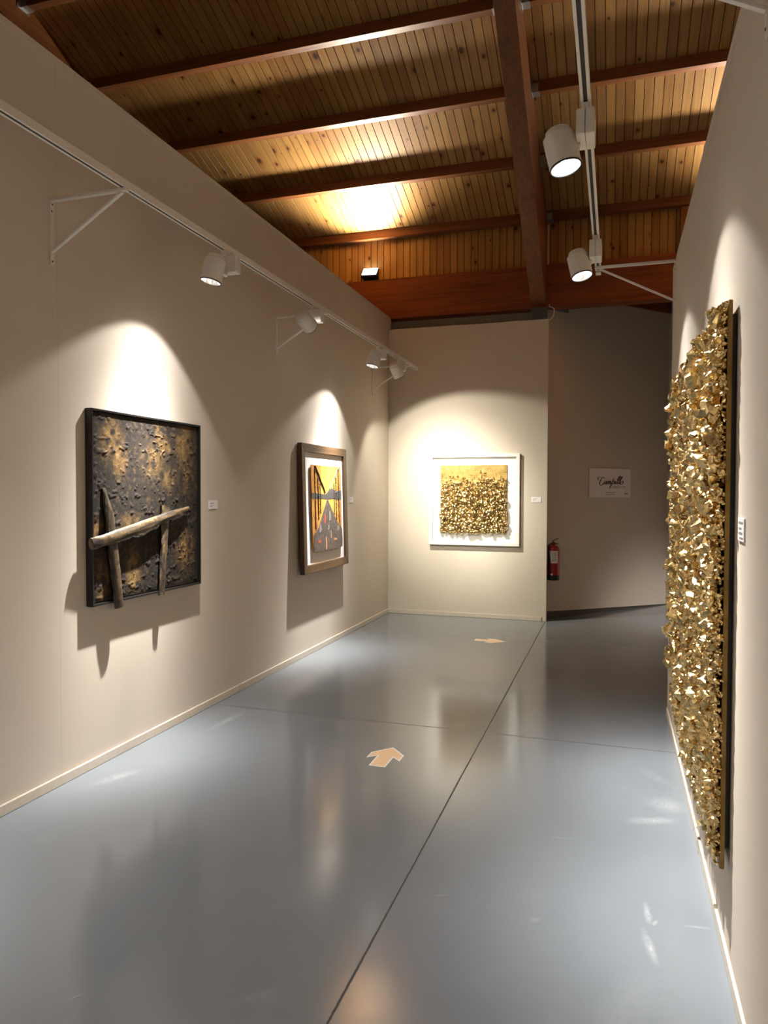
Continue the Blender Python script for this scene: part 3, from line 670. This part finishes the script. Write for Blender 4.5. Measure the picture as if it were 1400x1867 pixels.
def raw_mesh(name, V, Fc, mat, parent, smooth):
    me = bpy.data.meshes.new(name); V = V - np.array(parent['_w'])
    me.vertices.add(len(V)); me.vertices.foreach_set('co', V.astype(np.float32).ravel())
    me.loops.add(len(Fc) * 3); me.loops.foreach_set('vertex_index', Fc.astype(np.int32).ravel())
    me.polygons.add(len(Fc)); me.polygons.foreach_set('loop_start', np.arange(0, len(Fc) * 3, 3, dtype=np.int32)); me.polygons.foreach_set('loop_total', np.full(len(Fc), 3, dtype=np.int32))
    me.polygons.foreach_set('use_smooth', np.full(len(Fc), smooth)); me.update(calc_edges=True); me.validate()
    me.materials.append(mat); ob = bpy.data.objects.new(name, me); COL.objects.link(ob); ob.parent = parent; ob['_w'] = parent['_w']; return ob
def scatter(variants, items, r):
    Vs = []; Fs = []; b = 0
    for (pos, sc) in items:
        V, Fc = variants[r.integers(len(variants))]
        v = (V * np.array(sc)) @ rand_rot(r).T + np.array(pos); Vs.append(v); Fs.append(Fc + b); b += len(v)
    return np.concatenate(Vs), np.concatenate(Fs)
rv = [hull_rock(k, 22, True) for k in range(12)]
r3 = np.random.default_rng(5); items = []
for _ in range(2300):
    u = r3.uniform(0.0, 1); v = r3.uniform(0, 1)
    dens = sstep(0.98, 0.62, v + 0.12 * (float(fbm(np.array([u * 5.0]), np.array([1.7]), 3, 2)[0]) - 0.5)) if True else 1
    if r3.uniform() > 0.06 + 0.94 * dens: continue
    big = 0.40 + 0.60 * float(sstep(0.95, 0.45, v)); s = float(np.clip(r3.lognormal(-4.08, 0.42), 0.005, 0.034)) * big
    y = YF - 0.022 - s * r3.uniform(0.1, 0.7) - (0.012 * dens * r3.uniform(0, 1) if s > 0.006 else 0)
    items.append(((gx0 + 0.008 + u * (gx1 - gx0 - 0.016), y, gz0 + 0.002 + v * (gz1 - gz0 - 0.012)), s * r3.uniform(0.7, 1.35, 3)))
for k in range(26): items.append(((r3.uniform(gx0 + .02, gx1), YF - 0.03, gz0 - r3.uniform(0, 0.014)), np.array([.006, .006, .009]) * r3.uniform(.6, 1.2)))
V, Fc = scatter(rv, items, r3); raw_mesh('nugget_relief', V, Fc, M['nugget'], t, True)

# -- 4. big crumpled gold relief on the right wall
t = thing('gold_relief', 'huge square crumpled gold relief panel hung on the right wall', 'artwork', (XR, 3.36, 0.315))
RY0, RY1, RZ0, RZ1 = 2.47, 4.26, 0.315, 2.10
B(XR - 0.030, XR - 0.016, RY0, RY1, RZ0, RZ1).build('backing_board', M['gold_board'], t, bevel=0.002)
B(XR - 0.0159, XR - 0.001, RY0 + 0.02, RY1 - 0.02, RZ0 + 0.06, RZ1 - 0.04).build('hanging_batten', M['black'], t)
r4 = np.random.default_rng(9)
nx = ny = 150; yy, zz = np.meshgrid(np.linspace(RY0 + .0005, RY1 - .002, nx), np.linspace(RZ0 + .004, RZ1 - .004, ny), indexing='ij')
hh = 0.003 + 0.022 * np.abs(fbm(yy * 9, zz * 9, 4, 4) - 0.5) * 2 + 0.012 * fbm(yy * 28, zz * 28, 6, 3)
g0 = np.stack([XR - 0.030 - hh, yy, zz], -1).reshape(-1, 3); q = tri_grid(nx, ny); ft = np.concatenate([q[:, [0, 1, 2]], q[:, [0, 2, 3]]])[:, ::-1]
fv = [hull_rock(100 + k, 16 + k % 18, True) for k in range(24)]
items = []
for k in range(9500):
    s = float(np.clip(r4.lognormal(-4.45, 0.5), 0.005, 0.040)); u = r4.uniform(RY0 + .002, RY1 - 0.002); v = r4.uniform(RZ0 + .008, RZ1 - .008)
    if u - RY0 < 0.02 and s > 0.014: s = 0.012
    lift = 0.010 + 0.020 * float(vnoise(np.array([u * 6]), np.array([v * 6]), 15)[0]) * r4.uniform(0, 1.6)
    if v < RZ0 + 0.25: lift *= 0.5; s = min(s, 0.026)
    items.append(((XR - 0.030 - lift - 0.2 * s, u, v), s * np.array([0.75, 1, 1]) * r4.uniform(0.5, 1.4, 3)))
for yv, zv, s in ((3.95, 1.98, .045), (4.20, 1.82, .05), (4.18, 1.74, .04), (4.22, 0.75, .04), (4.20, 0.62, .045), (3.6, 0.56, .03), (3.0, 1.95, .045), (2.95, 1.85, .03), (3.3, 1.2, .05), (3.5, 1.45, .05), (4.24, 1.36, .03), (4.23, 1.0, .03), (2.9, 0.62, .025), (2.75, 0.75, .022), (3.4, 0.62, .03)):
    for k in range(3): items.append(((XR - 0.06 - r4.uniform(0, .02), yv + r4.normal() * .02, zv + r4.normal() * .02), s * r4.uniform(.6, 1.1, 3)))
for k in range(420):
    s = r4.uniform(.006, .013); items.append(((XR - 0.031 - r4.uniform(0, .018), RY0 + r4.uniform(.001, .010), r4.uniform(RZ0 + .01, RZ1 - .01)), s * r4.uniform(.6, 1.2, 3)))
V, Fc = scatter(fv, items, r4)
raw_mesh('crumpled_gold', np.concatenate([g0, V]), np.concatenate([ft, Fc + len(g0)]), M['gold'], t, False)

# ---------------------------------------------------------------- caption cards
def card(label, o, ux, n, W, H, rows):
    o = Vector(o); ux = Vector(ux); n = Vector(n); uz = Vector((0, 0, 1))
    t = thing('caption_card', label, 'label', tuple(o + ux * (W / 2)), 'caption cards beside the artworks')
    m = MB(); m.prism([(0, 0), (W, 0), (W, H), (0, H)], o - n * 0.0005, ux, uz, n, 0.005); m.build('card', M['card'], t, bevel=0.0008)
    m = MB()
    for (u0, u1, v, h) in rows: m.prism([(u0 * W, v * H), (u1 * W, v * H), (u1 * W, (v + h) * H), (u0 * W, (v + h) * H)], o + n * 0.0046, ux, uz, n, 0.0004)
    m.build('print', M['ink_soft'], t)
    return t
rows = [(.12, .56, .64, .07), (.14, .52, .42, .05), (.14, .40, .28, .045)]
card('small white caption card to the right of the dark relief painting', (XL, 4.418, 1.382), (0, 1, 0), (1, 0, 0), 0.115, 0.060, rows)
card('small white caption card to the right of the brown framed picture', (XL, 7.215, 1.392), (0, 1, 0), (1, 0, 0), 0.115, 0.060, rows)
card('small white caption card to the right of the white framed picture', (-0.930, YF, 1.392), (1, 0, 0), (0, -1, 0), 0.116, 0.062, rows)
card('small white caption card on the right wall beside the huge gold panel', (XR, 2.392, 1.360), (0, -1, 0), (-1, 0, 0), 0.105, 0.068, [(.1, .85, .75, .1), (.15, .6, .5, .1), (.15, .75, .3, .1), (.3, .9, .1, .08)])

# ---------------------------------------------------------------- sign on the angled wall
t = thing('wall_sign', 'white rectangular sign with script lettering on the dim angled wall at the back', 'sign', tuple(OW(1.066, 1.444)))
S0, S1, SZ0, SZ1 = 0.690, 1.444, 1.446, 1.812
m = MB(); m.prism([(S0, SZ0), (S1, SZ0), (S1, SZ1), (S0, SZ1)], OW(0, 0, 0.001), OD, (0, 0, 1), ON, 0.014); m.build('board', M['board'], t, bevel=0.002)
def SG(x, y, off=0.0162): return OW(S0 + (x - 175) / 1050 * (S1 - S0), SZ1 - (y - 210) / 750 * (SZ1 - SZ0), off)
strokes = [[(400, 515), (378, 480), (392, 440), (440, 432), (500, 446)], [(548, 462), (520, 440), (475, 468), (436, 535), (424, 605), (446, 646), (488, 636), (530, 588)],
           [(604, 532), (570, 530), (538, 575), (538, 608), (562, 604), (598, 548)], [(604, 532), (584, 600), (598, 610), (616, 590)],
           [(642, 530), (614, 610)], [(622, 580), (652, 538), (670, 532), (666, 560), (650, 610)], [(660, 572), (690, 538), (708, 532), (704, 562), (690, 602), (706, 606), (724, 585)],
           [(778, 470), (745, 560), (678, 718)], [(738, 572), (774, 528), (796, 536), (790, 575), (766, 606), (744, 598)],
           [(832, 530), (808, 598), (822, 610), (842, 588)], [(856, 488), (860, 482)],
           [(842, 590), (905, 500), (948, 412), (932, 400), (902, 450), (870, 560), (872, 606), (894, 596)], [(894, 596), (955, 505), (998, 428), (986, 412), (956, 458), (924, 560), (926, 606), (950, 592)],
           [(1000, 532), (966, 548), (950, 592), (972, 616), (1006, 596), (1020, 552), (996, 530), (1040, 540)]]
def smooth_path(p, n=8):
    p = [np.array(q, float) for q in p]
    if len(p) < 3: return p
    out = []
    for i in range(len(p) - 1):
        a = p[max(i - 1, 0)]; b = p[i]; c = p[i + 1]; d = p[min(i + 2, len(p) - 1)]
        for k in range(n):
            s = k / n; out.append(0.5 * ((2 * b) + (c - a) * s + (2 * a - 5 * b + 4 * c - d) * s * s + (3 * b - a - 3 * c + d) * s ** 3))
    return out + [p[-1]]
m = MB()
for st in strokes:
    pp = smooth_path(st); pts = [SG(q[0], q[1]) for q in pp]
    rs = []
    for i in range(len(pp)):
        dv = pp[min(i + 1, len(pp) - 1)] - pp[max(i - 1, 0)]; rs.append(0.0022 + 0.0042 * (abs(dv[1]) / (np.hypot(*dv) + 1e-6) if dv[1] > 0 or True else 0) ** 2)
    m.tube(pts, rs, 6)
m.build('script_lettering', M['ink'], t)
def text(name, s, x, y, hpx, mat, parent):
    cu = bpy.data.curves.new(name, 'FONT'); cu.body = s; cu.size = 1.0; cu.extrude = 0.0
    tmp = bpy.data.objects.new(name, cu); COL.objects.link(tmp)
    dg = bpy.context.evaluated_depsgraph_get(); me0 = tmp.evaluated_get(dg).to_mesh()
    V = np.array([v.co[:] for v in me0.vertices]); Fs = [tuple(p.vertices) for p in me0.polygons]; tmp.evaluated_get(dg).to_mesh_clear()
    bpy.data.objects.remove(tmp); bpy.data.curves.remove(cu)
    k = hpx / 0.70; m = MB(); m.add([SG(x + v[0] * k, y - v[1] * k, 0.0158) for v in V], Fs); w = V[:, 0].max() * k
    m.build(name, mat, parent, fixn=False); return w
w = text('red_lettering', 'CREA', 728, 712, 58, M['red_ink'], t)
text('grey_lettering', 'TIVE', 728 + w + 6, 712, 58, M['grey_ink'], t)
m = MB()
for x0, x1, y in ((570, 840, 828), (602, 815, 878)):
    x = x0
    while x < x1:
        L = random.uniform(18, 42); e = min(x + L, x1); m.prism([(0, 0), (1, 0), (1, 1), (0, 1)], SG(x, y + 9, 0.0152), SG(e, y) - SG(x, y), SG(0, y - 9) - SG(0, y + 9), ON, 0.0006); x = e + 9
m.build('small_print', M['grey_ink'], t)
m = MB(); m.tube([SG(*q, 0.0158) for q in smooth_path([(1062, 880), (1080, 835), (1092, 880), (1108, 845), (1120, 878), (1138, 850), (1160, 868)])], 0.0035, 6); m.build('corner_mark', M['ink_soft'], t)

# ---------------------------------------------------------------- fire extinguisher
EC = Vector((-0.683, 8.758, 0.471))
t = thing('fire_extinguisher', 'red fire extinguisher hung on the angled wall beside the far wall end', 'fire extinguisher', tuple(EC))
def EL(prof, **k): m = MB(); m.lathe(prof, EC, (0, 0, 1), 40, **k); return m
EL([(0, 0.052), (0.070, 0.052), (0.070, 0.355), (0.066, 0.378), (0.052, 0.398), (0.030, 0.410), (0.022, 0.414), (0.022, 0.424), (0, 0.424)]).build('cylinder', M['red'], t)
EL([(0, 0), (0.066, 0), (0.0715, 0.006), (0.0715, 0.060), (0.0702, 0.062)]).build('base_boot', M['blackplastic'], t)
lb = MB(); 
a_c = math.atan2(-1, 0.1)
vs = []; 
for i in range(17):
    a = a_c - 0.75 + 1.5 * i / 16
    for h in (0.205, 0.350): vs.append(EC + Vector((0.0706 * math.cos(a), 0.0706 * math.sin(a), h)))
lb.add(vs, [(2 * i, 2 * i + 2, 2 * i + 3, 2 * i + 1) for i in range(16)], True); lb.build('label_sticker', M['card'], t, fixn=False)
vs = MB()
for h in (0.325, 0.305, 0.29, 0.27, 0.25, 0.235):
    q = []
    for i in range(7):
        a = a_c - 0.25 + 0.8 * i / 6
        q += [EC + Vector((0.0709 * math.cos(a), 0.0709 * math.sin(a), h + d)) for d in (-0.003, 0.003)]
    vs.add(q, [(2 * i, 2 * i + 2, 2 * i + 3, 2 * i + 1) for i in range(6)])
vs.build('label_print', M['ink_soft'], t, fixn=False)
v = EL([(0, 0.42), (0.018, 0.42), (0.020, 0.445), (0.014, 0.452), (0, 0.452)]); v.build('valve', M['blackplastic'], t)
m = MB(); m.bar(EC + Vector((-.012, -.01, .445)), EC + Vector((.055, -.03, .428)), .018, .010); m.build('carry_handle', M['blackplastic'], t, bevel=0.002)
m = MB(); m.bar(EC + Vector((-.016, -.01, .456)), EC + Vector((.024, -.02, .484)), .016, .009); m.bar(EC + Vector((.024, -.02, .484)), EC + Vector((.058, -.03, .492)), .016, .009); m.build('lever', M['blackplastic'], t, bevel=0.002)
m = MB(); m.tube([EC + Vector(p) for p in smooth_path([(-.014, -.015, .435), (-.05, -.045, .41), (-.052, -.066, .36), (-.038, -.068, .25), (-.034, -.070, .14), (-.030, -.072, .09)])], 0.009, 10); m.build('hose', M['blackplastic'], t)
m = MB(); m.lathe([(0, 0), (0.012, 0), (0.012, 0.01), (0, 0.01)], EC + Vector((-.012, -.078, .075)), (0, -1, 0), 16); m.build('hose_clip', M['card'], t)
m = MB(); m.bar(EC + Vector((0.03, -0.02, .39)), EC + Vector((-0.06, 0.055, .39)), .03, .02); m.build('wall_hook', M['steel'], t)

# ---------------------------------------------------------------- cables by the beam foot
m = MB(); m.tube([(-0.752, YG - 0.012, 3.70), (-0.745, YG - 0.02, 3.672), (-0.700, YG - 0.03, 3.65), (-0.690, YG - 0.03, 3.61), (-0.705, YG - 0.03, 3.55), (-0.740, YG - 0.03, 3.522), (-0.748, YG - 0.03, 3.51)], 0.0065, 8)
tag(m.build('cable', M['white'], loc=(-0.72, YG, 3.6)), 'short bent white cable beside the steel shoe under the main beam', 'cable')
m = MB(); m.tube([(-0.776, YC - 0.012, 4.18), (-0.776, YC - 0.012, 4.66)], 0.006, 8)
tag(m.build('cable', M['white'], loc=(-0.776, YC, 4.2)), 'thin straight white cable running up the board cladding beside the main beam', 'cable')

# ---------------------------------------------------------------- arrow stickers on the floor
AR = [(0, .310), (.098, .200), (.098, .108), (.048, .152), (.048, 0), (-.048, 0), (-.048, .152), (-.098, .108), (-.098, .200)]
def inset(poly, d):
    k = len(poly); out = []
    for i in range(k):
        a, b, c = (np.array(poly[(i + j) % k], float) for j in (-1, 0, 1))
        e1 = (b - a) / np.linalg.norm(b - a); e2 = (c - b) / np.linalg.norm(c - b); n1 = np.array([e1[1], -e1[0]]); n2 = np.array([e2[1], -e2[0]])
        out.append(tuple(b + (n1 + n2) * d / (1 + n1 @ n2)))
    return out
def arrow(label, x, y, rot):
    t = thing('floor_arrow', label, 'floor sticker', (x, y, 0), 'arrow stickers on the floor')
    c, s = math.cos(rot), math.sin(rot); ux = (c, s, 0); uy = (-s, c, 0)
    m = MB(); m.prism(AR, (x, y, 0.0003), ux, uy, (0, 0, 1), 0.0007); m.build('white_border', M['sticker_edge'], t)
    m = MB(); m.prism(inset(AR, 0.009), (x, y, 0.0010), ux, uy, (0, 0, 1), 0.0004); m.build('tan_fill', M['sticker'], t)
arrow('tan floor arrow with white edge pointing straight ahead, nearer the camera', -1.226, 3.731, 0.0)
arrow('tan floor arrow with white edge pointing right, near the far wall', -1.345, 7.29, -PI / 2)

for o in bpy.data.objects:
    if '_w' in o: del o['_w']

# ---------------------------------------------------------------- world, camera, output
w = bpy.data.worlds.new('world'); SC.world = w; w.use_nodes = True
w.node_tree.nodes['Background'].inputs[0].default_value = (0.5, 0.5, 0.5, 1); w.node_tree.nodes['Background'].inputs[1].default_value = 0.02
cam = bpy.data.cameras.new('camera'); co = bpy.data.objects.new('camera', cam); COL.objects.link(co); SC.camera = co
cam.sensor_fit = 'HORIZONTAL'; cam.sensor_width = 36.0; cam.lens = 1319.34 / 1400 * 36.0; cam.clip_start = 0.02; cam.clip_end = 100
ya, pi_, ro = 3.08439756e-01, 2.67328470e-02, 2.95253326e-03
fwd = Vector((-math.sin(ya), math.cos(ya), 0)); rt = Vector((math.cos(ya), math.sin(ya), 0)); up = Vector((0, 0, 1))
f2 = fwd * math.cos(pi_) - up * math.sin(pi_); u2 = up * math.cos(pi_) + fwd * math.sin(pi_)
r3_ = rt * math.cos(ro) + u2 * math.sin(ro); u3_ = u2 * math.cos(ro) - rt * math.sin(ro)
R = Matrix((r3_, u3_, -f2)).transposed().to_4x4(); R.translation = (0, 0, 1.5); co.matrix_world = R
SC.view_settings.view_transform = 'Standard'; SC.view_settings.look = 'None'; SC.view_settings.gamma = 1.0
SC.view_settings.use_curve_mapping = False; SC.view_settings.exposure = 0.46
cy = SC.cycles; cy.max_bounces = 12; cy.diffuse_bounces = 8; cy.glossy_bounces = 6; cy.sample_clamp_indirect = 6.0; cy.use_denoising = True
